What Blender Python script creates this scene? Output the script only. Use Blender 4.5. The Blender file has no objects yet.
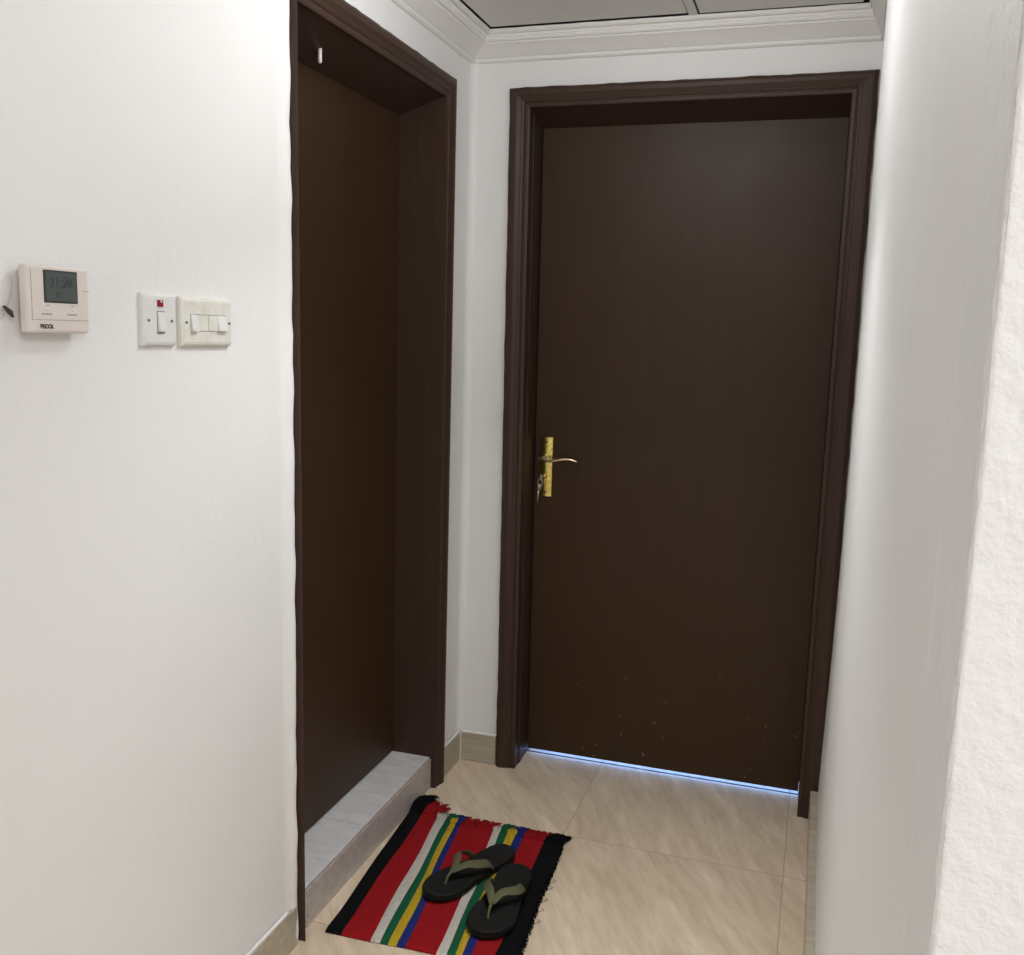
import bpy, bmesh, math, random
from mathutils import Vector, Matrix, noise
random.seed(7)
S = bpy.context.scene
COL = S.collection

# ------------------------------------------------------------------ camera
P_ = dict(cx=1.05964, cy=-2.85028, cz=1.39665, yaw=0.30569, pitch=-0.14876, roll=0.0285, f=969.806)
fw = Vector((-math.sin(P_['yaw'])*math.cos(P_['pitch']), math.cos(P_['yaw'])*math.cos(P_['pitch']), math.sin(P_['pitch'])))
rt = fw.cross(Vector((0, 0, 1))).normalized(); up = rt.cross(fw)
c_, s_ = math.cos(P_['roll']), math.sin(P_['roll'])
r2 = rt*c_ + up*s_; u2 = up*c_ - rt*s_
cd = bpy.data.cameras.new('camera'); cam = bpy.data.objects.new('camera', cd); COL.objects.link(cam)
cam.matrix_world = Matrix(((r2.x, u2.x, -fw.x, P_['cx']), (r2.y, u2.y, -fw.y, P_['cy']), (r2.z, u2.z, -fw.z, P_['cz']), (0, 0, 0, 1)))
cd.sensor_fit = 'HORIZONTAL'; cd.sensor_width = 36.0; cd.lens = P_['f']*36/1024; cd.clip_start = 0.02
S.camera = cam

# ------------------------------------------------------------------ world, lights, exposure
w = bpy.data.worlds.new('world'); S.world = w; w.use_nodes = True
bg = w.node_tree.nodes['Background']; bg.inputs[0].default_value = (0.62, 0.74, 1.0, 1); bg.inputs[1].default_value = 0.9
S.view_settings.view_transform = 'Standard'; S.view_settings.look = 'None'
S.view_settings.gamma = 1; S.view_settings.exposure = 0.35; S.view_settings.use_curve_mapping = False

def area(name, loc, rot, sx, sy, power, color, shape='RECTANGLE'):
    l = bpy.data.lights.new(name, 'AREA'); l.shape = shape; l.size = sx
    if shape == 'RECTANGLE': l.size_y = sy
    l.energy = power; l.color = color
    o = bpy.data.objects.new(name, l); COL.objects.link(o); o.location = loc; o.rotation_euler = rot
    return o
# the round lamp under the corridor ceiling, above and ahead of the viewer
l = bpy.data.lights.new('corridor_lamp', 'POINT'); l.energy = 7.8; l.color = (1.0, 1.0, 1.0); l.shadow_soft_size = .08
o = bpy.data.objects.new('corridor_lamp', l); COL.objects.link(o); o.location = (.62, -1.08, 2.14)
area('corridor_floor_fill', (.62, -1.08, 2.03), (0, 0, 0), .16, .16, 3.4, (1.0, .995, .985), 'DISK').data.spread = math.radians(105)  # added disc that brightens the floor, not a second fitting
# the lamp in the ceiling of the room behind the viewer, and added fill at its windowless back wall
area('room_lamp', (2.3, -3.55, 2.62), (0, 0, 0), 0.8, 0.8, 32, (1.0, 1.0, 1.0))
area('room_back_fill', (1.5, -5.95, 1.5), (math.radians(90), 0, 0), 1.6, 1.3, 10, (0.93, 0.96, 1.0))
# daylight in the room beyond the far door
area('daylight_beyond_door', (0.6, 1.45, 0.40), (math.radians(-90), 0, 0), 1.4, 0.7, 22, (0.22, 0.45, 1.0))

# ------------------------------------------------------------------ helpers
def link(o, parent=None):
    COL.objects.link(o)
    if parent: o.parent = parent
    return o
def obj(name, bm, mats, parent=None, smooth=False, recalc=True):
    if recalc: bmesh.ops.recalc_face_normals(bm, faces=bm.faces[:])
    me = bpy.data.meshes.new(name); bm.to_mesh(me); bm.free()
    if not isinstance(mats, (list, tuple)): mats = [mats]
    for m in mats: me.materials.append(m)
    if smooth:
        for p in me.polygons: p.use_smooth = True
    return link(bpy.data.objects.new(name, me), parent)
def empty(name, loc):
    o = bpy.data.objects.new(name, None); o.location = loc; o.empty_display_size = .05
    return link(o)
def tag(o, label=None, cat=None, group=None, kind=None):
    if label: o['label'] = label
    if cat: o['category'] = cat
    if group: o['group'] = group
    if kind: o['kind'] = kind
    return o
def box(bm, a, b, bev=0, seg=2, mi=0):
    a = Vector(a); b = Vector(b)
    vs = [bm.verts.new((x, y, z)) for x in (a.x, b.x) for y in (a.y, b.y) for z in (a.z, b.z)]
    fs = []
    for q in ((0, 1, 3, 2), (4, 6, 7, 5), (0, 4, 5, 1), (2, 3, 7, 6), (0, 2, 6, 4), (1, 5, 7, 3)):
        f = bm.faces.new([vs[i] for i in q]); f.material_index = mi; fs.append(f)
    if bev:
        es = list({e for f in fs for e in f.edges})
        bmesh.ops.bevel(bm, geom=es, offset=bev, segments=seg, affect='EDGES', profile=.5, material=mi)
def shift(o, loc):      # make the parent-local mesh from world coordinates
    o.data.transform(Matrix.Translation(-Vector(loc)))
    return o
def tube(bm, pts, radii, n=8, flat=1.0, mi=0, cap=True):
    pts = [Vector(p) for p in pts]; rings = []
    prev = None
    for i, p in enumerate(pts):
        t = (pts[min(i+1, len(pts)-1)] - pts[max(i-1, 0)]).normalized()
        if prev is None:
            a = t.cross(Vector((0, 0, 1)))
            if a.length < .05: a = t.cross(Vector((1, 0, 0)))
        else:
            a = prev - t*prev.dot(t)
        a.normalize(); prev = a; b = t.cross(a)
        r = radii[i] if isinstance(radii, (list, tuple)) else radii
        rings.append([bm.verts.new(p + a*math.cos(2*math.pi*k/n)*r + b*math.sin(2*math.pi*k/n)*r*flat) for k in range(n)])
    for i in range(len(rings)-1):
        for k in range(n):
            f = bm.faces.new((rings[i][k], rings[i][(k+1) % n], rings[i+1][(k+1) % n], rings[i+1][k])); f.material_index = mi
    if cap:
        for R in (rings[0], rings[-1]):
            f = bm.faces.new(R); f.material_index = mi
def spline(pts, n=8):
    pts = [Vector(p) for p in pts]; out = []
    for i in range(len(pts)-1):
        p0 = pts[max(i-1, 0)]; p1 = pts[i]; p2 = pts[i+1]; p3 = pts[min(i+2, len(pts)-1)]
        for k in range(n):
            t = k/n
            out.append(.5*((2*p1) + (p2-p0)*t + (2*p0-5*p1+4*p2-p3)*t*t + (3*p1-p0-3*p2+p3)*t**3))
    out.append(pts[-1]); return out

# ------------------------------------------------------------------ materials
def mat(name, col, rough=.6, metal=0, spec=.5):
    m = bpy.data.materials.new(name); m.use_nodes = True
    b = m.node_tree.nodes['Principled BSDF']
    b.inputs['Base Color'].default_value = (*col, 1); b.inputs['Roughness'].default_value = rough
    b.inputs['Metallic'].default_value = metal; b.inputs['Specular IOR Level'].default_value = spec
    return m, m.node_tree, b
def nd(t, typ, **kw):
    n = t.nodes.new(typ)
    for k, v in kw.items(): setattr(n, k, v)
    return n
def coords(t, scale=(1, 1, 1), rot=(0, 0, 0), kind='Object'):
    tc = nd(t, 'ShaderNodeNewGeometry'); mp = nd(t, 'ShaderNodeMapping')
    mp.inputs['Scale'].default_value = scale; mp.inputs['Rotation'].default_value = rot
    t.links.new(tc.outputs['Position'], mp.inputs['Vector']); return mp.outputs[0]
def noise_tex(t, vec, scale, detail=4, rough=.55, dist=0):
    n = nd(t, 'ShaderNodeTexNoise'); n.inputs['Scale'].default_value = scale; n.inputs['Detail'].default_value = detail
    n.inputs['Roughness'].default_value = rough; n.inputs['Distortion'].default_value = dist
    t.links.new(vec, n.inputs['Vector']); return n.outputs['Fac']
def ramp(t, fac, stops):
    r = nd(t, 'ShaderNodeValToRGB'); e = r.color_ramp.elements
    e[0].position, e[0].color = stops[0][0], (*stops[0][1], 1)
    e[1].position, e[1].color = stops[-1][0], (*stops[-1][1], 1)
    for p, c in stops[1:-1]:
        x = e.new(p); x.color = (*c, 1)
    t.links.new(fac, r.inputs[0]); return r.outputs[0]
def mix(t, fac, a, b, mode='MIX'):
    m = nd(t, 'ShaderNodeMix', data_type='RGBA', blend_type=mode)
    for s, v in ((0, fac), (6, a), (7, b)):
        if isinstance(v, (int, float)): m.inputs[s].default_value = v
        elif isinstance(v, tuple): m.inputs[s].default_value = (*v, 1)
        else: t.links.new(v, m.inputs[s])
    return m.outputs[2]
def bump(t, b, h, strength=.3, dist=.002):
    n = nd(t, 'ShaderNodeBump'); n.inputs['Strength'].default_value = strength; n.inputs['Distance'].default_value = dist
    t.links.new(h, n.inputs['Height']); t.links.new(n.outputs[0], b.inputs['Normal'])
def math_(t, op, a, b=0.0):
    n = nd(t, 'ShaderNodeMath', operation=op)
    for i, v in enumerate((a, b)):
        if isinstance(v, (int, float)): n.inputs[i].default_value = v
        else: t.links.new(v, n.inputs[i])
    return n.outputs[0]

def wall_paint(name, col, bs=.35, stain=True, fs=45):
    m, t, b = mat(name, col, .55, spec=.35)
    v = coords(t)
    big = noise_tex(t, v, 2.2, 3); small = noise_tex(t, v, fs, 6, .6); mid = noise_tex(t, coords(t, (1, 1, .5)), 9, 4, .5)
    c = ramp(t, big, [(.3, tuple(x*.965 for x in col)), (.7, col)])
    if stain:
        st = ramp(t, noise_tex(t, coords(t, (1, 1, .8)), 14, 5, .65), [(.66, (0, 0, 0)), (.80, (1, 1, 1))])
        c = mix(t, math_(t, 'MULTIPLY', st, .20), c, (col[0]*.78, col[1]*.73, col[2]*.64))
    t.links.new(c, b.inputs['Base Color'])
    h = math_(t, 'ADD', math_(t, 'MULTIPLY', mid, 1.4), math_(t, 'MULTIPLY', small, .5))
    bump(t, b, h, bs, .004)
    return m
M = {}
M['wall'] = wall_paint('wall_paint', (.85, .848, .845), .5)
M['wall_rough'] = wall_paint('wall_paint_rough', (.84, .84, .845), 1.0, False, 85)
M['cornice'] = wall_paint('cornice_paint', (.86, .85, .825), .2, False)
M['ceil'] = wall_paint('ceiling_board', (.80, .79, .77), .12, False)
M['tbar'], _, _ = mat('ceiling_tbar', (.74, .73, .71), .5)
M['gap'], _, _ = mat('dark_gap', (.06, .06, .06), .9)

def brown(name, col, rough, grainscale=1.0, chips=True):
    m, t, b = mat(name, col, rough, spec=.30)
    v = coords(t, (1, 1, .12))
    g = noise_tex(t, v, 28*grainscale, 4)
    c = ramp(t, g, [(.3, tuple(x*.94 for x in col)), (.7, tuple(x*1.06 for x in col))])
    if chips:
        ch = noise_tex(t, coords(t, (1, 1, .7)), 70, 3, .6)
        msk = ramp(t, ch, [(.715, (0, 0, 0)), (.735, (1, 1, 1))])
        sep = nd(t, 'ShaderNodeSeparateXYZ'); t.links.new(nd(t, 'ShaderNodeNewGeometry').outputs['Position'], sep.inputs[0])
        low = ramp(t, sep.outputs['Z'], [(.05, (1, 1, 1)), (.5, (.12, .12, .12))])
        c = mix(t, math_(t, 'MULTIPLY', msk, low), c, (.30, .22, .15))
    t.links.new(c, b.inputs['Base Color'])
    bump(t, b, g, .12, .001)
    rr = noise_tex(t, coords(t), 6, 3)
    t.links.new(math_(t, 'ADD', math_(t, 'MULTIPLY', rr, .12), rough-.06), b.inputs['Roughness'])
    return m
M['leaf'] = brown('brown_door_paint', (.044, .021, .0085), .46)
M['frame'] = brown('brown_frame_paint', (.052, .028, .019), .47, 2)

def floor_mat():
    m, t, b = mat('beige_marble_tile', (.5, .42, .33), .22, spec=.5)
    g = nd(t, 'ShaderNodeNewGeometry').outputs['Position']
    sep = nd(t, 'ShaderNodeSeparateXYZ'); t.links.new(g, sep.inputs[0])
    X, Y = sep.outputs['X'], sep.outputs['Y']
    tx = math_(t, 'DIVIDE', math_(t, 'SUBTRACT', X, .4565), .598); ty = math_(t, 'DIVIDE', math_(t, 'ADD', Y, .364), .598)
    def line(v, w_):
        fr = math_(t, 'FRACT', math_(t, 'ADD', v, 10.5))
        return math_(t, 'LESS_THAN', math_(t, 'ABSOLUTE', math_(t, 'SUBTRACT', fr, .5)), w_)
    grout = math_(t, 'MAXIMUM', line(tx, .0022), line(ty, .0022))
    ix = math_(t, 'FLOOR', tx); iy = math_(t, 'FLOOR', ty)
    wn = nd(t, 'ShaderNodeTexWhiteNoise', noise_dimensions='2D')
    cb = nd(t, 'ShaderNodeCombineXYZ'); t.links.new(ix, cb.inputs[0]); t.links.new(iy, cb.inputs[1]); t.links.new(cb.outputs[0], wn.inputs['Vector'])
    off = nd(t, 'ShaderNodeVectorMath', operation='MULTIPLY_ADD')
    t.links.new(wn.outputs['Color'], off.inputs[0]); off.inputs[1].default_value = (5, 5, 5); t.links.new(g, off.inputs[2])
    mp = nd(t, 'ShaderNodeVectorRotate', rotation_type='Z_AXIS'); t.links.new(math_(t, 'ADD', math_(t, 'MULTIPLY', wn.outputs['Value'], .7), .65), mp.inputs['Angle'])
    mp2 = nd(t, 'ShaderNodeMapping'); mp2.inputs['Scale'].default_value = (1.5, 7.5, 1)
    t.links.new(off.outputs[0], mp.inputs[0]); t.links.new(mp.outputs[0], mp2.inputs[0])
    vein = noise_tex(t, mp2.outputs[0], 1.6, 6, .62, .4)
    fine = noise_tex(t, mp2.outputs[0], 5.5, 5, .6, .2)
    cloud = noise_tex(t, off.outputs[0], 5, 3, .5)
    c = ramp(t, vein, [(.28, (.60, .475, .335)), (.45, (.68, .555, .41)), (.55, (.725, .60, .45)), (.70, (.83, .72, .575))])
    f2 = ramp(t, fine, [(.30, (.86, .84, .81)), (.58, (1.04, 1.04, 1.04))])
    c = mix(t, 1.0, c, f2, 'MULTIPLY')
    c = mix(t, math_(t, 'MULTIPLY', cloud, .25), c, (.70, .595, .475))
    c = mix(t, math_(t, 'MULTIPLY', grout, .8), c, (.34, .27, .19))
    t.links.new(c, b.inputs['Base Color'])
    t.links.new(math_(t, 'ADD', math_(t, 'MULTIPLY', grout, .4), .27), b.inputs['Roughness'])
    bump(t, b, math_(t, 'SUBTRACT', 1.0, grout), .25, .001)
    return m
M['floor'] = floor_mat()
def stone(name, c0, c1, rough, sc=9, ang=0.3):
    m, t, b = mat(name, c0, rough)
    v = coords(t, (1.0, 3.5, 6.0), (0, 0, ang))
    n = noise_tex(t, v, sc, 5, .6, .5)
    c = ramp(t, n, [(.3, c0), (.7, c1)])
    t.links.new(c, b.inputs['Base Color']); bump(t, b, n, .1, .001); return m
M['skirt'] = stone('beige_skirting_tile', (.37, .32, .235), (.54, .49, .39), .35)
M['step_top'] = stone('grey_step_tile', (.58, .58, .585), (.74, .74, .745), .4, 12, 0)
M['step_face'] = stone('mauve_grey_riser_tile', (.47, .42, .395), (.62, .57, .54), .35, 9, 0)
M['mortar'], _, _ = mat('mortar', (.36, .31, .27), .9)
M['grout'], _, _ = mat('dark_grout', (.16, .14, .12), .9)
M['cream'], _, _ = mat('cream_plastic', (.74, .68, .64), .4)
M['white_pl'], _, _ = mat('white_plastic', (.76, .76, .745), .35)
def grimy(name, col):
    m, t, b = mat(name, col, .4)
    n = noise_tex(t, coords(t), 60, 5, .6)
    t.links.new(ramp(t, n, [(.42, col), (.68, (col[0]*.90, col[1]*.88, col[2]*.80))]), b.inputs['Base Color']); return m
M['grimy'] = grimy('grimy_switch_plastic', (.77, .765, .72))
M['lcd'], _, _ = mat('lcd_glass', (.085, .10, .098), .12)
M['lcd_edge'], _, _ = mat('lcd_bezel', (.035, .038, .04), .3)
M['ink'], _, _ = mat('black_print', (.05, .05, .05), .6)
M['ink_grey'], _, _ = mat('grey_print', (.33, .30, .29), .6)
M['lcd_ink'], _, _ = mat('lcd_segments', (.038, .048, .045), .4)
M['red'], _, _ = mat('red_neon_lens', (.30, .02, .02), .25)
M['screw'], _, _ = mat('screw_steel', (.25, .25, .25), .4, 1)
M['dark'], _, _ = mat('dark_hole', (.06, .055, .05), .9)
M['brass'], bt, bb = mat('brass', (.78, .60, .20), .22, 1)
_n = noise_tex(bt, coords(bt), 160, 4, .6); bt.links.new(ramp(bt, _n, [(.42, (.74, .62, .17)), (.66, (.38, .27, .08))]), bb.inputs['Base Color'])
M['brass_light'], _, _ = mat('worn_brass_lever', (.85, .74, .50), .2, 1)
M['steel'], _, _ = mat('key_steel', (.62, .60, .56), .3, 1)

def yarn(name, col):
    m, t, b = mat(name, col, .95, spec=.1)
    v = coords(t, (1, 1, 1))
    wv = nd(t, 'ShaderNodeTexWave', wave_type='BANDS', bands_direction='Y'); wv.inputs['Scale'].default_value = 62
    wv.inputs['Distortion'].default_value = 1.2; t.links.new(v, wv.inputs['Vector'])
    wx = nd(t, 'ShaderNodeTexWave', wave_type='BANDS', bands_direction='X'); wx.inputs['Scale'].default_value = 48; t.links.new(v, wx.inputs['Vector'])
    n = noise_tex(t, v, 90, 4)
    c = mix(t, n, tuple(x*.72 for x in col), tuple(min(1, x*1.15) for x in col)); t.links.new(c, b.inputs['Base Color'])
    bump(t, b, math_(t, 'ADD', wv.outputs['Fac'], math_(t, 'ADD', math_(t, 'MULTIPLY', wx.outputs['Fac'], .6), n)), .5, .002)
    return m
YC = dict(black=(.0055, .0055, .0065), red=(.31, .010, .014), white=(.58, .55, .50), green=(.012, .105, .05), yellow=(.52, .36, .025), blue=(.018, .028, .17))
YN = list(YC); YM = [yarn(k+'_yarn', YC[k]) for k in YN]
M['rubber'], rt_, rb_ = mat('black_rubber_sole', (.007, .0075, .007), .65, spec=.25)
_n = noise_tex(rt_, coords(rt_), 300, 3); bump(rt_, rb_, _n, .5, .001)
M['strap'], _, _ = mat('olive_rubber_strap', (.10, .10, .05), .6, spec=.3)

# ------------------------------------------------------------------ key dimensions
W = 1.131; ZC = 2.18; CEIL = 2.25; YEND = -2.39; RH = 2.70
Xi0, Xi1, Hi = .200, 1.080, 2.049        # far door opening
XA, XB, HO = .135, 1.145, 2.10
HOF = 2.107
def sl2(x, z): return x - (.013*z/2.1 if x < .4 else 0)
YI, YO = -.232, -.166                     # left door, far leg inner / outer
YNI, YNO = -1.052, -1.056                 # left door, near leg inner / outer
HL = 2.036
def rwx(y, z=2.2):                        # the right wall is not quite true
    return W + (.020*max(0, 1+y/.7)**1.5*min(1, .1+z/1.2) if y > -.7 else 0)

# ------------------------------------------------------------------ floor, ceiling, walls
bm = bmesh.new(); box(bm, (-.6, -6.2, -.08), (3.6, 1.6, 0))
tag(obj('floor', bm, M['floor']), 'beige marble-look tiled floor of the corridor', 'floor', kind='structure')

def grid(bm, us, vs, fn, mi=0):
    V = [[bm.verts.new(fn(u, v)) for v in vs] for u in us]
    for i in range(len(us)-1):
        for j in range(len(vs)-1):
            f = bm.faces.new((V[i][j], V[i+1][j], V[i+1][j+1], V[i][j+1])); f.material_index = mi
    return V
def lin(a, b, n): return [a+(b-a)*i/n for i in range(n+1)]
def wob(y, z, k, amp): return amp*noise.noise(Vector((y*k, z*k, 3.3)))

# left wall (surface x=0), door opening, a plaster lip along the near edge of the frame
bm = bmesh.new()
ys = lin(-6, -1.16, 60) + [-1.14, -1.125, -1.115, -1.105, -1.095, -1.085, -1.080, -1.076, -1.070, -1.064, -1.060, YNO]
zs = lin(0, RH, 90)
def slant(z): return .019*max(0, 1-z/2.1)
def lw(y, z):
    x = wob(y, z, 2.5, .0025)
    d = abs(y+1.072)
    if d < .02: x += (.011 + .006*noise.noise(Vector((z*13, 0, 0))))*math.cos(d/.02*math.pi/2)
    yy = y + slant(z)*max(0, min(1, (y+1.16)/.08)) + (.0022*noise.noise(Vector((z*38, 5, 0))) if y > -1.10 else 0)
    return (x, yy, z)
V = grid(bm, ys, zs, lw)
for j in range(len(zs)-1):                # return of the lip into the wall behind the frame
    a, b_ = V[-1][j], V[-1][j+1]
    c = bm.verts.new((-.03, a.co.y, a.co.z)); d = bm.verts.new((-.03, b_.co.y, b_.co.z)); bm.faces.new((a, c, d, b_))
grid(bm, [-1.10, YO-.01], lin(HO-.02, RH, 6), lambda y, z: (0.0, y, z))
grid(bm, [YO-.01, -.022], lin(0, RH, 30), lambda y, z: (0.0, y, z))
# rounded internal corner with the far wall
R = .022
grid(bm, [i*math.pi/12 for i in range(7)], lin(0, RH, 30), lambda a, z: (R-R*math.cos(a), -R+R*math.sin(a), z))
box(bm, (-.30, -6, 0), (-.22, 0.12, RH))
tag(obj('wall_left', bm, M['wall'], smooth=True, recalc=False), 'white painted plaster wall on the left holding the thermostat and switches', 'wall', kind='structure')

# far wall with the opening for the far door
bm = bmesh.new()
box(bm, (-.3, .0005, 0), (XA+.03, .20, RH))
box(bm, (XB-.03, .0005, 0), (1.4, .20, RH))
box(bm, (XA+.03, .0005, HO-.02), (XB-.03, .20, RH))
tag(obj('wall_far', bm, M['wall']), 'white wall at the end of the corridor around the far door', 'wall', kind='structure')

# right wall: undulating plaster, rough last strip, rounded arris, end face
bm = bmesh.new()
ys = lin(.02, -2.24, 90)
zs = lin(0, RH, 480)
def rw(y, z):
    x = rwx(y, z) - wob(y, z, 2.2, .0022)
    return (x, y, z)
grid(bm, ys, zs, rw)
def rw2(s, z):                            # s: 0..1 along the arris
    jit = (.0010*noise.noise(Vector((s*20, z*25, 1)))+.0008*noise.noise(Vector((s*60, z*90, 4))))*math.sin(s*math.pi) + .0012*min(1, s/.05) + .0008*min(1, s/.6)
    if s <= .6: y = -2.24 - .101*(s/.6); x = W - wob(-2.24, z, 2.2, .0022)*(1-s/.6)
    else:
        a = (s-.6)/.4*math.pi/2; y = -2.341 - .004*math.sin(a); x = W + .004*(1-math.cos(a))
    return (x+jit, y, z)
grid(bm, lin(0, 1, 40), lin(0, RH, 480), rw2, 1)
grid(bm, lin(W+.0058, 3.5, 20), lin(0, RH, 20), lambda x, z: (x, -2.3449, z), 1)
o = obj('wall_right', bm, [M['wall'], M['wall_rough']], smooth=True, recalc=False)
tag(o, 'white uneven plaster wall close by on the right with a rough outer corner', 'wall', kind='structure')

# the room the camera stands in
bm = bmesh.new(); box(bm, (3.5, -6.1, 0), (3.6, -2.34, RH)); tag(obj('wall_room_side', bm, M['wall']), 'white side wall of the room behind the viewer', 'wall', kind='structure')
bm = bmesh.new(); box(bm, (-.3, -6.1, 0), (3.5, -6.0, RH)); tag(obj('wall_back', bm, M['wall']), 'white back wall of the room behind the viewer', 'wall', kind='structure')
bm = bmesh.new()
box(bm, (-.3, -6.1, RH), (3.6, -2.39, RH+.08)); box(bm, (-.3, -2.39, CEIL+.03), (1.4, .2, RH+.08))
tag(obj('ceiling_room', bm, M['cornice'], ), 'white ceiling slab above the corridor boards', 'ceiling', kind='structure').name = 'ceiling_slab'

# corridor false ceiling: two boards in slim white bars
bm = bmesh.new()
yb_ = -.088; g_ = .004
for (x0, x1, y0, y1, tilt) in ((.085+g_, .645, -.69, yb_-g_-.004, 0), (.675+.002, 1.09, -.69, yb_+.0, 0), (.085+g_, .645, -1.30, -.72, 0), (.677, 1.09, -1.30, -.72, 0), (.085+g_, .645, -1.9, -1.33, 0), (.677, 1.09, -1.9, -1.33, 0), (.085, 1.09, -2.39, -1.93, 0)):
    box(bm, (x0, y0, CEIL+.003), (x1, y1, CEIL+.012), .001, 1, 0)
box(bm, (.02, -2.39, CEIL+.016), (1.14, -.005, CEIL+.02), 0, 1, 2)
for (x0, x1, y0, y1) in ((.648, .672, -2.39, yb_), (.085, 1.10, -.715, -.693), (.085, 1.10, -1.325, -1.303), (.085, 1.10, -1.925, -1.903)):
    box(bm, (x0, y0, CEIL+.0), (x1, y1, CEIL+.008), .001, 1, 1)
box(bm, (0, -2.39, CEIL+.03), (1.14, -2.37, RH), 0, 1, 1); box(bm, (0, -2.41, CEIL-.01), (1.14, -2.39, RH), 0, 1, 1)
tag(obj('ceiling', bm, [M['ceil'], M['tbar'], M['gap']]), 'grey-white false ceiling boards in slim white bars over the corridor', 'ceiling', kind='structure')

# cornices
# profile: (out from wall, down from ceiling)
PROF = [(.0, .070), (.006, .070), (.011, .0665), (.011, .062), (.007, .059), (.012, .056), (.026, .046), (.041, .036), (.051, .030), (.053, .026), (.060, .0255), (.063, .022), (.062, .018), (.0655, .0155), (.068, .010), (.077, .0095), (.081, .006), (.081, 0)]
def cornice(name, label, fn, us, scale=1.0):
    bm = bmesh.new()
    grid(bm, us, list(range(len(PROF))), lambda u, i: fn(u, PROF[i][0]*scale, CEIL+.002-PROF[i][1]))
    o = obj(name, bm, M['cornice'], smooth=False, recalc=False)
    md = o.modifiers.new('thick', 'SOLIDIFY'); md.thickness = .003; md.offset = 0
    tag(o, label, 'cornice', kind='structure')
SR = .5
cornice('trim_1', 'white moulded cornice above the left door', lambda u, d, z: (d, -.0-u*(2.39)-(1-u)*d, z+.0012*noise.noise(Vector((u*30, 0, 0)))), lin(0, 1, 60))
cornice('trim_2', 'white moulded cornice above the far door', lambda u, d, z: (d+(u)*(1.148-d-d*SR), -d, z+.0012*noise.noise(Vector((u*20, 4, 0)))), lin(0, 1, 40))
cornice('trim_3', 'white moulded cornice along the right wall', lambda u, d, z: (rwx(-u*2.39-(1-u)*d/SR)-d, -u*2.37-(1-u)*d/SR, z), lin(0, 1, 60), SR)

# skirting tiles
def skirt(name, label, pieces):
    bm = bmesh.new()
    for a, b in pieces: box(bm, a, b, .0015, 1)
    tag(obj(name, bm, M['skirt']), label, 'skirting', kind='structure')
HB = .095
skirt('baseboard_left', 'beige tile skirting along the left wall on both sides of the left door',
      [((-.01, a, 0), (.011, b-.002, HB)) for a, b in ((-5.87, -5.27), (-5.27, -4.67), (-4.67, -4.07), (-4.07, -3.47), (-3.47, -2.87), (-2.87, -2.27), (-2.27, -1.67), (-1.67, -1.050))] + [((.0005, YO+.0015, 0), (.011, -.011, HB))])
skirt('baseboard_far', 'short beige tile skirting in the corner between the two doors', [((.0115, -.011, 0), (XA-.002, -.0002, HB))])
bm = bmesh.new()
seg = lin(-.03, -2.37, 50)
def ring(y): 
    x = rwx(y); f_ = W-.019; return [(f_, y, 0), (f_, y, HB-.002), (f_+.002, y, HB), (x+.004, y, HB)]
Vr = [[bm.verts.new(p) for p in ring(y)] for y in seg]
for i in range(len(seg)-1):
    for j in range(3): bm.faces.new((Vr[i][j], Vr[i+1][j], Vr[i+1][j+1], Vr[i][j+1]))
bm.faces.new(Vr[0]); bm.faces.new(Vr[-1])
tag(obj('baseboard_right', bm, M['skirt']), 'beige tile skirting along the foot of the right wall', 'skirting', kind='structure')
# white plaster bead dripping over the skirting in the far corner
bm = bmesh.new()
tube(bm, [(.012+.12*i/24, -.006+.001*math.sin(i*2.1), HB+.003+.002*noise.noise(Vector((i*.7, 0, 0)))) for i in range(25)], [.0045+.002*noise.noise(Vector((i*.9, 1, 0))) for i in range(25)], 6)
tube(bm, [(.006, -.012-.148*i/24, HB+.002+.0015*noise.noise(Vector((i*.8, 2, 0)))) for i in range(25)], .004, 6)
tube(bm, [(.006, -1.085-.9*i/60, HB+.003+.002*noise.noise(Vector((i*.8, 7, 0)))) for i in range(61)], .0045, 6)
tube(bm, [(.0125, -.0125, HB*i/8) for i in range(9)], .0022, 6)
tag(obj('trim_4', bm, M['wall_rough'], smooth=True), 'white plaster bead along the top of the skirting tiles', 'trim', kind='structure')

bm = bmesh.new(); box(bm, (Xi0, .133, -.001), (Xi1, .1365, .0010))
tag(obj('trim_7', bm, M['gap']), 'thin dark floor joint under the far door', 'trim', kind='structure')

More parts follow.
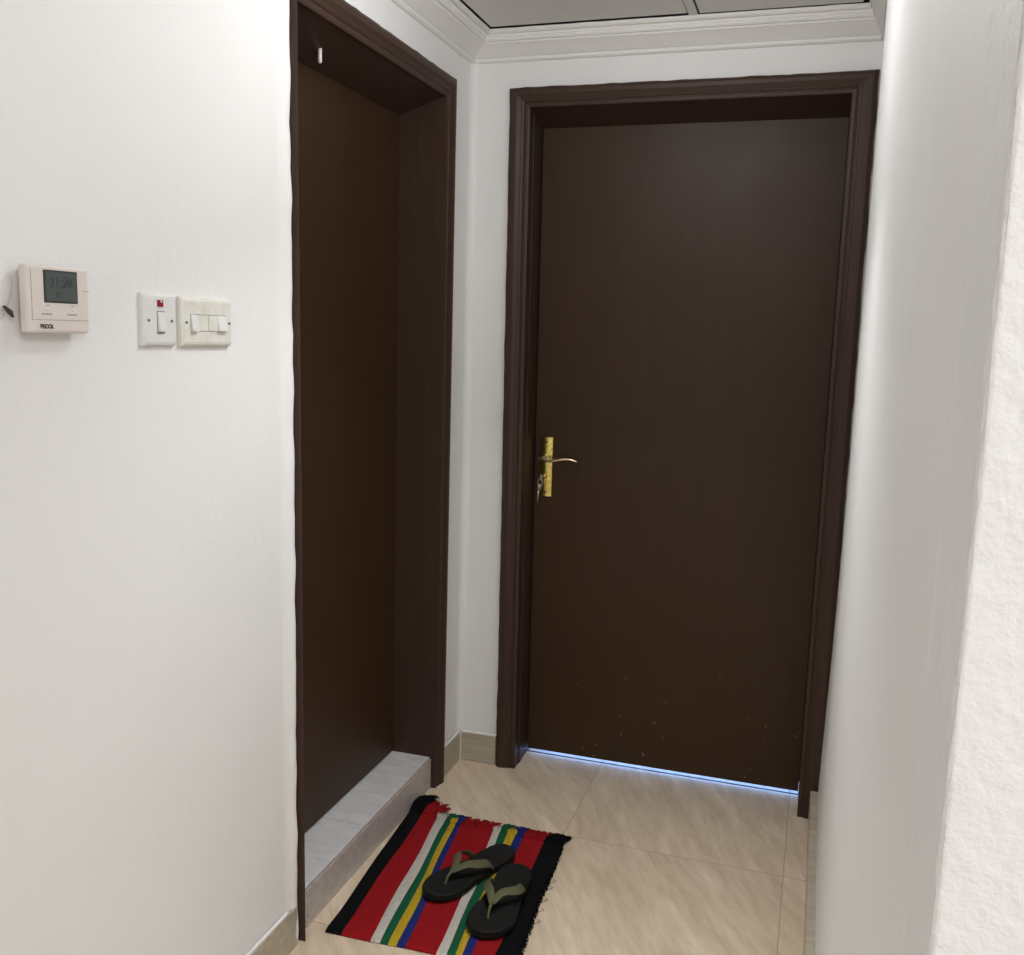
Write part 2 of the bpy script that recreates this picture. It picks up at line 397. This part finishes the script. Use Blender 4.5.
# ------------------------------------------------------------------ doors
def casing_prof(wd, th):                  # across the architrave: 0 = opening edge .. 1 = outer edge
    return [(0, 0), (0, th*.55), (.06, th*.62), (.16, th*.66), (.20, th*.56), (.24, th*.56), (.28, th*.70), (.36, th*.78), (.40, th*.74), (.46, th*.80), (.60, th*.98), (.78, th), (.86, th*.92), (.93, th*.80), (.97, th*.55), (1, 0)]
def casing(mk, il, ir, ih, ol, or_, oh, th, zb=0.0, name='architrave', parent=None, foot=None):
    # mk(h, d, z) -> world; h horizontal along wall, d out of the wall
    bm = bmesh.new(); pr = casing_prof(1, th); n = 70
    path = [('L', t) for t in lin(0, 1, n)] + [('T', t) for t in lin(0, 1, 40)][0:] + [('R', t) for t in lin(1, 0, n)]
    rings = []
    for k, (sd_, t) in enumerate(path):
        rg = []
        for i, (a, d) in enumerate(pr):
            j = .0022*noise.noise(Vector((k*.75, i*.1, 2))) if a > .9 else .0004*noise.noise(Vector((k*.3, i, 9)))
            zt = ih + a*(oh-ih); hl = il + a*(ol-il); hr = ir + a*(or_-ir)
            if sd_ == 'L': h, z = hl+j, zb+(zt-zb)*t
            elif sd_ == 'R': h, z = hr+j, zb+(zt-zb)*t
            else: h, z = hl+(hr-hl)*t, zt+j
            rg.append(bm.verts.new(mk(h, d, z)))
        rings.append(rg)
    for k in range(len(rings)-1):
        for i in range(len(pr)-1):
            bm.faces.new((rings[k][i], rings[k+1][i], rings[k+1][i+1], rings[k][i+1]))
        bm.faces.new((rings[k][-1], rings[k+1][-1], rings[k+1][0], rings[k][0]))
    bm.faces.new(rings[0]); bm.faces.new(rings[-1])
    return obj(name, bm, M['frame'], parent)

# --- left door (in the left wall)
d1 = empty('door_1', (-.06, -.65, 0))
tag(d1, 'dark brown door in the left wall, set back above a tiled step', 'door', kind='structure')
def put(o, e): 
    o.data.transform(Matrix.Translation(-e.location)); o.parent = e; return o
o = put(casing(lambda h, d, z: (d, h+(slant(z) if h < -.9 else 0), z), YNI, YI, HL, YNO, YO, HO, .022), d1)
# far leg foot block, chipped
bm = bmesh.new()
XL = -.1275
box(bm, (XL-.045, YI, .0), (.0, YI+.03, HO-.02)); box(bm, (XL-.045, YNI-.03+.012, .0), (.0, YNI, HO-.02))
box(bm, (XL-.045, YNI-.02, HL), (.0, YI+.02, HL+.03))
box(bm, (XL-.04, YI-.003, .102), (-.075, YI+.002, HL)); box(bm, (-.045, YI-.002, .102), (-.02, YI, HL))
def wedge(bm, q0, q1, q2, ax, a, b):      # made-up sloped soffit, shaped so the door head falls dark
    mk_ = lambda p, t: (p[0], t, p[1]) if ax == 'y' else (t, p[0], p[1])
    A = [bm.verts.new(mk_(p, a)) for p in (q0, q1, q2)]; B = [bm.verts.new(mk_(p, b)) for p in (q0, q1, q2)]
    bm.faces.new(A); bm.faces.new(B[::-1])
    for k in range(3): bm.faces.new((A[k], A[(k+1) % 3], B[(k+1) % 3], B[k]))
wedge(bm, (0, HL), (XL+.001, HL), (XL+.001, 1.991), 'y', YNI, YI)
put(obj('jamb', bm, M['frame']), d1)
bm = bmesh.new(); box(bm, (XL-.04, YNI+.002, .104), (XL, YI-.003, 1.995), .001, 1)
put(obj('door_leaf', bm, M['leaf']), d1)
bm = bmesh.new(); tube(bm, [(XL+.060, -.802, HL-.008), (XL+.060, -.802, 1.985), (XL+.060, -.802, 1.982)], [.0048, .0048, .003], 12)
pg = put(obj('peg', bm, M['white_pl'], smooth=True), d1); pg['label'] = 'small white peg hanging from the door head'

# --- tiled step of the left door
bm = bmesh.new()
cuts = [YNI, -.68, -.373, YI]
for a, b in zip(cuts, cuts[1:]): box(bm, (XL-.03, a+.0012, .088), (-.006, b-.0012, .1), .0008, 1, 0)
box(bm, (XL-.03, YNI, 0), (-.012, YI, .0875), 0, 1, 2)
for a, b in ((YNI, -.72), (-.72, -.60), (-.60, YI)): box(bm, (-.0118, a+.001, .0), (-.001, b-.001, .094), .0008, 1, 1)
tube(bm, [(-.0055+.0008*math.sin(i*1.3), YNI+.01+(YI-YNI-.02)*i/60, .0955) for i in range(61)], [.0032+.0015*noise.noise(Vector((i*.6, 0, 0))) for i in range(61)], 6, mi=3)
for i in range(26):                       # rough mortar at the near end
    y = YNI+.012+random.random()**2*.07; 
    p = Vector((-.004, y, random.random()*.095)); r = .003+.004*random.random()
    bmesh.ops.create_icosphere(bm, subdivisions=1, radius=r, matrix=Matrix.Translation(p))
for f in bm.faces:
    if len(f.verts) == 3: f.material_index = 3
tag(obj('trim_5', bm, [M['step_top'], M['step_face'], M['grout'], M['mortar']]), 'low grey tiled step under the left door', 'step', kind='structure')

# --- far door
d2 = empty('door_2', (.64, .06, 0))
tag(d2, 'dark brown flush door with brass handle at the end of the corridor', 'door', kind='structure')
put(casing(lambda h, d, z: (h-.013*z/2.1*max(0, min(1, (Xi1-h)/(Xi1-Xi0))), -d, z), Xi0, Xi1, Hi, XA, XB, HOF, .022), d2)
bm = bmesh.new(); YL = .12
box(bm, (Xi0-.03, .0, 0), (Xi0, YL+.05, HO-.02)); box(bm, (Xi1, .0, 0), (Xi1+.03, YL+.05, HO-.02)); box(bm, (Xi0-.03, .0, Hi), (Xi1+.03, YL+.05, Hi+.03))
box(bm, (Xi0-.001, .03, .0), (Xi0+.0025, .055, Hi))
box(bm, (Xi0-.002, YL+.0405, .03), (Xi0+.03, YL+.06, Hi)); box(bm, (Xi1-.03, YL+.0405, .03), (Xi1+.002, YL+.06, Hi)); box(bm, (Xi0, YL+.0405, Hi-.05), (Xi1, YL+.06, Hi))  # unseen stops added to block light past the leaf edges
wedge(bm, (0, Hi), (YL-.0005, Hi), (YL-.0005, 2.015), 'x', Xi0-.01, Xi1)
for v in bm.verts: v.co.x = sl2(v.co.x, v.co.z)
put(obj('jamb', bm, M['frame']), d2)
bm = bmesh.new(); box(bm, (Xi0+.004, YL, .017), (Xi1-.001, YL+.04, 2.02), .001, 1)
for v in bm.verts: v.co.x = sl2(v.co.x, v.co.z)
put(obj('door_leaf', bm, M['leaf']), d2)
# brass handle set
hx = .236
bm = bmesh.new(); nn = 12
cs = [(hx-.021, YL-.0004)] + [(hx-.021+.042*k/nn, YL-.0035-.0055*math.sin(math.pi*(.08+.84*k/nn))) for k in range(nn+1)] + [(hx+.021, YL-.0004)]
RR = [[bm.verts.new((x, y, z)) for x, y in cs] for z in (.879, 1.069)]
for k in range(len(cs)): bm.faces.new((RR[0][k], RR[0][(k+1) % len(cs)], RR[1][(k+1) % len(cs)], RR[1][k]))
bm.faces.new(RR[0]); bm.faces.new(RR[1])
hp = put(obj('handle_plate', bm, M['brass']), d2); hp['label'] = 'brass handle plate'
def sub(name, bm, m, parent, smooth=True):
    o = obj(name, bm, m, smooth=smooth); o.data.transform(Matrix.Translation(-d2.location)); o.parent = parent; return o
for z in (1.055, .893):
    bm = bmesh.new(); tube(bm, [(hx+.002, YL-.0078, z), (hx+.002, YL-.0105, z)], .0042, 12); sub('screw', bm, M['screw'], hp)
bm = bmesh.new()
tube(bm, [(hx, YL-.006, 1.004), (hx, YL-.020, 1.004)], .0125, 16); tube(bm, [(hx, YL-.018, 1.004), (hx, YL-.048, 1.004)], .0085, 14)
pth = spline([(hx-.012, YL-.047, 1.004), (hx+.004, YL-.050, 1.003), (hx+.030, YL-.052, 1.000), (hx+.060, YL-.052, 1.006), (hx+.088, YL-.050, 1.008), (hx+.112, YL-.047, 1.002)], 6)
tube(bm, pth, [.0095-.0055*(i/(len(pth)-1)) for i in range(len(pth))], 12, .8)
sub('lever', bm, M['brass_light'], hp)
bm = bmesh.new(); tube(bm, [(hx-.002, YL-.007, .945), (hx-.002, YL-.014, .945)], .009, 16); box(bm, (hx-.0055, YL-.014, .915), (hx+.0015, YL-.007, .945), .002, 2)
sub('lock_cylinder', bm, M['brass'], hp)
# key left in the lock, with a second key hanging
k0 = Vector((hx-.002, YL-.0145, .945))
ek = empty('key', k0); tag(ek, 'small steel key and ring hanging from the lock of the far door', 'key')
bm = bmesh.new(); box(bm, (-.001, -.024, -.003), (.001, .0, .003), .0005, 1)
tube(bm, [(0, -.024-.0*i, 0) + Vector((0, 0, 0)) if False else Vector((0, -.031+.009*math.cos(i*math.pi/8), .009*math.sin(i*math.pi/8))) for i in range(17)], .0022, 6)
obj('key_blade', bm, M['steel'], ek, True)
bm = bmesh.new()
tube(bm, [Vector((-.003+.013*math.sin(i*math.pi/10)*.6, -.032+.002*math.sin(i), -.018+.014*math.cos(i*math.pi/10))) for i in range(21)], .0012, 6)
obj('key_ring', bm, M['steel'], ek, True)
bm = bmesh.new()
tube(bm, [(-.004, -.030, -.022), (-.008, -.026, -.042)], [.0065, .0065], 10, .3)
tube(bm, [(-.008, -.026, -.040), (-.013, -.022, -.082)], [.0036, .0030], 8, .5)
obj('hanging_key', bm, M['steel'], ek, True)

# ------------------------------------------------------------------ text helper
def text(name, s, size, m, parent, loc, ax='x', sx=1.0, bold=0):
    cu = bpy.data.curves.new(name, 'FONT'); cu.body = s; cu.size = size; cu.extrude = .0002; cu.align_x = 'CENTER'; cu.align_y = 'CENTER'; cu.offset = bold
    t_ = bpy.data.objects.new(name, cu); COL.objects.link(t_); bpy.context.view_layer.update()
    me = bpy.data.meshes.new_from_object(t_.evaluated_get(bpy.context.evaluated_depsgraph_get())); bpy.data.objects.remove(t_)
    # facing +X: text right = +Y, up = +Z
    me.transform(Matrix(((0, 0, 1, 0), (sx, 0, 0, 0), (0, 1, 0, 0), (0, 0, 0, 1)))); me.transform(Matrix.Translation(loc))
    me.materials.clear(); me.materials.append(m)
    return link(bpy.data.objects.new(name, me), parent)

# ------------------------------------------------------------------ thermostat  (local: x out, y along wall, z up)
th = empty('thermostat', (-.0095, -1.7215, 1.4235))
tag(th, 'cream wall thermostat with grey display left of the switches', 'thermostat')
hw, hh = .0585, .0465
bm = bmesh.new(); box(bm, (.010, -hw+.012, -hh+.010), (.022, hw-.010, hh-.004), .003, 2); obj('back_plate', bm, M['cream'], th)
bm = bmesh.new(); box(bm, (.0205, -hw, -hh), (.036, hw, hh), .0045, 4)
hs = obj('housing', bm, M['cream'], th)
for p in hs.data.polygons: p.use_smooth = False
bm = bmesh.new(); box(bm, (.0355, -hw+.006, -hh+.018), (.0364, hw-.002, -hh+.0187)); box(bm, (.0355, hw-.012, .0135), (.0364, hw-.0005, .0143)); box(bm, (.0355, -hw+.0075, -hh+.019), (.0363, -hw+.0082, hh-.006))
obj('panel_seam', bm, M['ink_grey'], th)
bm = bmesh.new(); box(bm, (.0355, -.0285, -.0045), (.0372, .0355, .0405), .0008, 1)
dsp = obj('display', bm, M['lcd_edge'], th)
bm = bmesh.new(); box(bm, (.0370, -.0255, -.0015), (.0376, .0325, .0375)); ls = obj('screen', bm, M['lcd'], dsp)
text('digits', '21:20', .0195, M['lcd_ink'], dsp, (.0378, .0035, .0235), bold=.0003); text('digits', '21 :', .011, M['lcd_ink'], dsp, (.0378, 0, .0065))
for y in (-.023, .026):
    bm = bmesh.new(); box(bm, (.0355, y-.003, -.0155), (.0372, y+.003, -.0105), .0008, 1); obj('button', bm, M['white_pl'], th)
for y in (-.023, .024):
    bm = bmesh.new()
    for k in range(5): box(bm, (.0358, y-.010+k*.004, -.0215), (.0364, y-.0075+k*.004, -.0192))
    box(bm, (.0358, y-.002, -.0088), (.0364, y+.004, -.0078))
    obj('printed_mark', bm, M['ink_grey'], th)
text('lettering', 'BECOL', .0080, M['ink'], th, (.0366, -.025, -.0375), bold=.0003)

# ------------------------------------------------------------------ switches
def screw(parent, y, z, x):
    bm = bmesh.new(); tube(bm, [(x-.001, y, z), (x+.0008, y, z)], .0024, 10); obj('screw', bm, M['screw'], parent)
def plate(parent, hw, hh, m):
    bm = bmesh.new()
    # chamfered plate
    prof = [(0, 0), (.007, 0), (.011, .006)]
    R_ = []
    for x, ins in prof: R_.append([bm.verts.new((x, sy*(hw-ins), sz*(hh-ins))) for sy, sz in ((-1, -1), (1, -1), (1, 1), (-1, 1))])
    for i in range(2):
        for k in range(4): bm.faces.new((R_[i][k], R_[i][(k+1) % 4], R_[i+1][(k+1) % 4], R_[i+1][k]))
    bm.faces.new(R_[-1]); bm.faces.new(R_[0])
    bmesh.ops.recalc_face_normals(bm, faces=bm.faces[:])
    bmesh.ops.bevel(bm, geom=[e for e in bm.edges if e.verts[0].co.x > .006 or e.verts[1].co.x > .006], offset=.0014, segments=2, affect='EDGES')
    return obj('face_plate', bm, m, parent)
def rocker(parent, y0, y1, z0, z1, tilt, m):
    bm = bmesh.new(); x0 = .0105
    a, b = (x0+.0015, x0+.0065) if tilt > 0 else (x0+.0065, x0+.0015)    # top, bottom proud
    vs = [bm.verts.new(p) for p in ((x0-.002, y0, z0), (x0-.002, y1, z0), (x0-.002, y1, z1), (x0-.002, y0, z1), (b, y0, z0), (b, y1, z0), (a, y1, z1), (a, y0, z1))]
    for q in ((0, 1, 2, 3), (4, 5, 6, 7), (0, 1, 5, 4), (1, 2, 6, 5), (2, 3, 7, 6), (3, 0, 4, 7)): bm.faces.new([vs[i] for i in q])
    bmesh.ops.recalc_face_normals(bm, faces=bm.faces[:]); bmesh.ops.bevel(bm, geom=bm.edges[:], offset=.0006, segments=2, affect='EDGES')
    return obj('rocker', bm, m, parent)
def slab(parent, name, a, b, m):
    bm = bmesh.new(); box(bm, a, b); return obj(name, bm, m, parent)
s1 = empty('light_switch', (0, -1.481, 1.400)); tag(s1, 'square white wall switch with one rocker and a red indicator', 'switch')
plate(s1, .0435, .043, M['white_pl'])
rocker(s1, -.008, .009, -.019, .013, 1, M['white_pl'])
fr_ = slab(s1, 'rocker_recess', (.0107, -.0095, -.0225), (.0113, .0100, .0150), M['ink_grey'])
li = slab(s1, 'indicator', (.0105, -.008, .0215), (.0125, .006, .0325), M['red']); li['label'] = 'small red indicator lens'
slab(s1, 'indicator_glint', (.0122, -.001, .0285), (.0127, .003, .032), M['cream'])
screw(s1, -.0305, -.001, .0115); screw(s1, .0285, -.001, .0115)
s2 = empty('light_switch', (0, -1.350, 1.3985)); tag(s2, 'wide grimy white wall switch with two rockers, nearest the left door', 'switch')
plate(s2, .0755, .0425, M['grimy'])
wd = slab(s2, 'rocker_recess', (.0107, -.0515, -.0165), (.0113, .0540, .0135), M['ink_grey'])
slab(s2, 'insert', (.0109, -.0330, -.0150), (.0118, -.0005, .0120), M['grimy']); slab(s2, 'insert', (.0109, .0015, -.0150), (.0118, .0270, .0120), M['grimy'])
rocker(s2, -.0505, -.0330, -.0165, .0125, 1, M['white_pl']); rocker(s2, .0270, .0530, -.0155, .0125, 1, M['white_pl'])
screw(s2, -.0625, -.001, .0115); screw(s2, .0635, -.001, .0115)

# plaster mound with an old screw hole left of the thermostat
bm = bmesh.new()
def mound(u, v):
    y = -1.90+.135*u; z = 1.37+.15*v
    e = max(0, 1-((u-.42)/.5)**2-((v-.5)/.5)**2)
    return (-.002+.011*e**.6+(.002*noise.noise(Vector((u*5, v*5, 0))) if e > 0 else 0), y, z)
grid(bm, lin(0, 1, 24), lin(0, 1, 24), mound)
for f in [f for f in bm.faces if max(v.co.x for v in f.verts) < -.0005]: bm.faces.remove(f)
o = tag(obj('trim_6', bm, M['wall'], smooth=True, recalc=False), 'rough white plaster patch beside the thermostat with a dark hole', 'plaster patch', kind='structure')
bm = bmesh.new(); tube(bm, [(.0085, -1.802, 1.412), (.0105, -1.795, 1.405), (.0085, -1.788, 1.398)], [.0025, .006, .0025], 10, .55)
obj('screw_hole', bm, M['dark'], o, True)

# ------------------------------------------------------------------ rug
STR = ['black', 'red', 'white', 'green', 'yellow', 'blue', 'red', 'white', 'green', 'yellow', 'blue', 'red', 'black']
NB = [.048, .087, .161, .186, .207, .228, .248, .321, .344, .365, .382, .402, .452, .503]
FB = [.006, .043, .095, .122, .139, .154, .168, .269, .290, .312, .334, .356, .416, .470]
RT = .009
def rug_pt(s, v, side=1):
    i = min(int(s), 12); f = s-i
    n_ = NB[i]+(NB[i+1]-NB[i])*f; fa = FB[i]+(FB[i+1]-FB[i])*f
    y0 = -.992 + .02*(s/13); y1 = -.425 + .03*math.exp(-((s-1)/1.2)**2)
    # far end a bit scalloped
    x = n_+(fa-n_)*(v**1.05) + .002*math.sin(v*9+s)
    y = y0+(y1-y0)*v
    rg = .0012*math.cos(2*math.pi*f*1.0) * -1
    z = RT + rg + .0025*noise.noise(Vector((x*9, y*9, 0)))
    if side < 0: z = .0015
    e = min(v, .03)/.03
    if side > 0: z = .003+(z-.003)*(math.sin(e*math.pi/2))
    if s < .6: z += 0.006*(1-s/.6)*math.sin(max(0, v-.5)*math.pi) if side > 0 else 0
    return Vector((max(x, .005), y, z))
rug = empty('striped_rug', (.26, -.70, 0)); tag(rug, 'handwoven rug with red, black, white, green, yellow and blue stripes beside the step', 'rug')
bm = bmesh.new()
ss = lin(0, 13, 13*6); vv = lin(0, 1, 90)
T_ = [[bm.verts.new(rug_pt(s, v)-rug.location) for v in vv] for s in ss]
B_ = [[bm.verts.new(rug_pt(s, v, -1)-rug.location) for v in vv] for s in ss]
for i in range(len(ss)-1):
    mi = YN.index(STR[min(int(ss[i]+1e-6), 12)])
    for j in range(len(vv)-1):
        bm.faces.new((T_[i][j], T_[i+1][j], T_[i+1][j+1], T_[i][j+1])).material_index = mi
        bm.faces.new((B_[i][j], B_[i][j+1], B_[i+1][j+1], B_[i+1][j])).material_index = mi
    for j in (0, len(vv)-1): bm.faces.new((T_[i][j], B_[i][j], B_[i+1][j], T_[i+1][j])).material_index = mi
for i in (0, len(ss)-1):
    for j in range(len(vv)-1): bm.faces.new((T_[i][j], T_[i][j+1], B_[i][j+1], B_[i][j])).material_index = 0
obj('woven_body', bm, YM, rug, smooth=True)
bm = bmesh.new()
for k in range(1000):                      # fringe at the far end, in the colours of the stripes
    s = random.random()*12.98; i = int(s); c = STR[i]
    if c == 'white' and random.random() < .5: continue
    base = rug_pt(s, .99); base.z = RT*random.uniform(.3, 1.1)
    L = random.uniform(.040, .062)*(1.9 if i == 0 else 1.45 if i == 1 else 1.0)*(.6 if c in ('white', 'yellow') else 1)
    dx = random.gauss(0, .008) + (.012 if i == 12 else 0) + (.006 if i == 11 else 0)
    hz = random.uniform(.004, .014) + (.016 if i == 0 else 0)
    p = [base, base+Vector((dx*.3, L*.35, hz*.6)), base+Vector((dx*.7, L*.75, hz*.5-.002)), base+Vector((dx, L, -base.z+.003+random.random()*.004))]
    for q in p: q.x = max(q.x, .006); q.z = max(q.z, .002)
    tube(bm, [q-rug.location for q in spline(p, 3)], [.0024]*7+[.0020, .0015, .0009], 4, mi=YN.index(c))
for k in range(150):                      # shaggy cut ends along the black right edge
    v = random.random(); base = rug_pt(12.99, v); base.z = random.uniform(.003, .008)
    L = random.uniform(.001, .006); dy = random.gauss(.004, .008)
    p = [base-Vector((.006, 0, 0)), base+Vector((L*.5, dy*.5, .003)), base+Vector((L, dy, -base.z+.003))]
    for q in p: q.z = max(q.z, .002)
    tube(bm, [q-rug.location for q in spline(p, 3)], .0014, 4, mi=0)
for v in (.42, .50, .60, .66, .33):        # a few loose loops of thread
    b0 = rug_pt(13, v); p = [b0, b0+Vector((.012, .004, 0)), b0+Vector((.017, .012, 0)), b0+Vector((.008, .016, 0))]
    for q in p: q.z = .003
    tube(bm, [q-rug.location for q in spline(p, 4)], .0006, 4, mi=0)
fr = obj('fringe', bm, YM, rug); fr['kind'] = 'stuff'; fr['label'] = 'cut yarn fringe at the far end and black edge of the rug'

# ------------------------------------------------------------------ flip-flops
def flipflop(name, heel, toe, label, mirror, width=.104, wst=1):
    h = Vector((*heel, 0)); t_ = Vector((*toe, 0)); L = (t_-h).length; ang = math.atan2(t_.y-h.y, t_.x-h.x)
    root = empty(name, (h.x, h.y, RT+.0035)); root.rotation_euler = (0, 0, ang)
    tag(root, label, 'flip-flop', 'black flip-flops with olive straps left on the rug')
    # local: x heel->toe, y left
    sg = -1 if mirror else 1
    def half(u, side):
        # half-widths along the foot: side +1 = big-toe side
        K = [(0, 0), (.015, .42), (.05, .62), (.12, .76), (.25, .78), (.40, .74), (.55, .82 if side > 0 else .90), (.70, .98), (.80, 1.0), (.88, .92 if side > 0 else .84), (.95, .70 if side > 0 else .58), (.985, .42 if side > 0 else .30), (1, 0)]
        for (a, fa), (b, fb) in zip(K, K[1:]):
            if u <= b:
                q = (u-a)/(b-a); q = q*q*(3-2*q) if a > .1 and b < .9 else q
                return (fa+(fb-fa)*q)*width/2
        return 0
    us = [0, .004, .015, .03, .05, .08, .12] + lin(.16, .84, 22) + [.88, .92, .95, .97, .985, .996, 1]
    def ring(z, ins):
        pts = [(u*L, 0, 0) for u in us]
        out = []
        for u in us[1:-1]: out.append((u, half(u, 1)*sg))
        rr = list(reversed([(u, -half(u, -1)*sg) for u in us[1:-1]]))
        P = [(0.0, 0.0)] + out + [(1.0, 0.0)] + rr
        cx, cy = .5, 0
        return [Vector((L*(.5+(a-.5)*(1-ins*2/L)), b*(1-ins/(width/2)), z+.004*((a-.5)*2)**4*(1 if z > .001 else .0))) for a, b in P]
    bm = bmesh.new(); rs = []
    for z, ins in ((0, .004), (.003, .001), (.008, .0), (.010, .0012), (.012, .0), (.018, .0004), (.0205, .003), (.0195, .006), (.0188, .010)):
        rs.append([bm.verts.new(v) for v in ring(z, ins)])
    N = len(rs[0])
    for a, b in zip(rs, rs[1:]):
        for k in range(N): bm.faces.new((a[k], a[(k+1) % N], b[(k+1) % N], b[k]))
    bm.faces.new(rs[-1]); bm.faces.new(rs[0])
    obj('sole', bm, M['rubber'], root, smooth=True)
    def ribbon(bm, pts, wds, thk=.0022):
        pts = spline(pts, 7); n = len(pts)
        rg = []
        for i, p in enumerate(pts):
            f = i/(n-1); q = f*(len(wds)-1); a = int(min(q, len(wds)-2)); wd_ = wds[a][0]+(wds[a+1][0]-wds[a][0])*(q-a)
            tl = wds[a][1]+(wds[a+1][1]-wds[a][1])*(q-a)
            tg = (pts[min(i+1, n-1)]-pts[max(i-1, 0)]).normalized()
            side = tg.cross(Vector((0, 0, 1))).normalized(); upv = side.cross(tg).normalized()
            sv = side*math.cos(tl)+upv*math.sin(tl); nv = tg.cross(sv).normalized()
            rg.append([bm.verts.new(p+sv*math.cos(k*math.pi/5)*wd_/2+nv*math.sin(k*math.pi/5)*thk) for k in range(10)])
        for i in range(n-1):
            for k in range(10): bm.faces.new((rg[i][k], rg[i][(k+1) % 10], rg[i+1][(k+1) % 10], rg[i+1][k]))
        bm.faces.new(rg[0]); bm.faces.new(rg[-1])
    px, py = .805*L, .006*sg
    bm = bmesh.new(); J = Vector((px-.030, py*.8, .044))
    for sd in (1, -1):
        e = half(.33, sd)-.007; mdd = half(.5, sd)
        # tilt so the ribbon wraps the foot
        tl = -.60*sd*sg
        ribbon(bm, [J+Vector((.004, 0, -.002)), J+Vector((-.028, sd*sg*.016, .010)), Vector((.53*L, sd*sg*(mdd*.82), .050)), Vector((.42*L, sd*sg*(e+.008), .040)), Vector((.34*L, sd*sg*(e+.002), .017))],
               [(.016, 0), (.022, tl*.5), (.024, tl), (.022, tl*1.3), (.018, tl*1.5)])
    tube(bm, spline([J+Vector((.004, 0, 0)), Vector((px-.008, py, .036)), Vector((px, py, .017))], 5), [.0050, .0045, .0042, .0038, .0036, .0034, .0034, .0034, .0034, .0036, .0045], 10)
    st = obj('strap', bm, M['strap'], root, smooth=True); st['label'] = 'olive green rubber Y strap'
    bm = bmesh.new()
    for k in range(7):
        a = -.9+.3*k
        tube(bm, [(L*.90-.012*abs(k-3)**1.3*.8, (k-3)*.009, .0185), (L*.90-.012*abs(k-3)**1.3*.8+.004, (k-3)*.009, .0200)], [.0035, .0018], 8)
    obj('footbed_studs', bm, M['rubber'], root, smooth=True)
    return root
flipflop('flip_flop', (.352, -.530), (.224, -.808), 'black flip-flop with olive strap lying slanted across the blue and red stripes, nearer the step', False)
flipflop('flip_flop', (.402, -.606), (.408, -.912), 'black flip-flop with olive strap pointing at the viewer, nearer the rug\'s right black edge', True, .114)
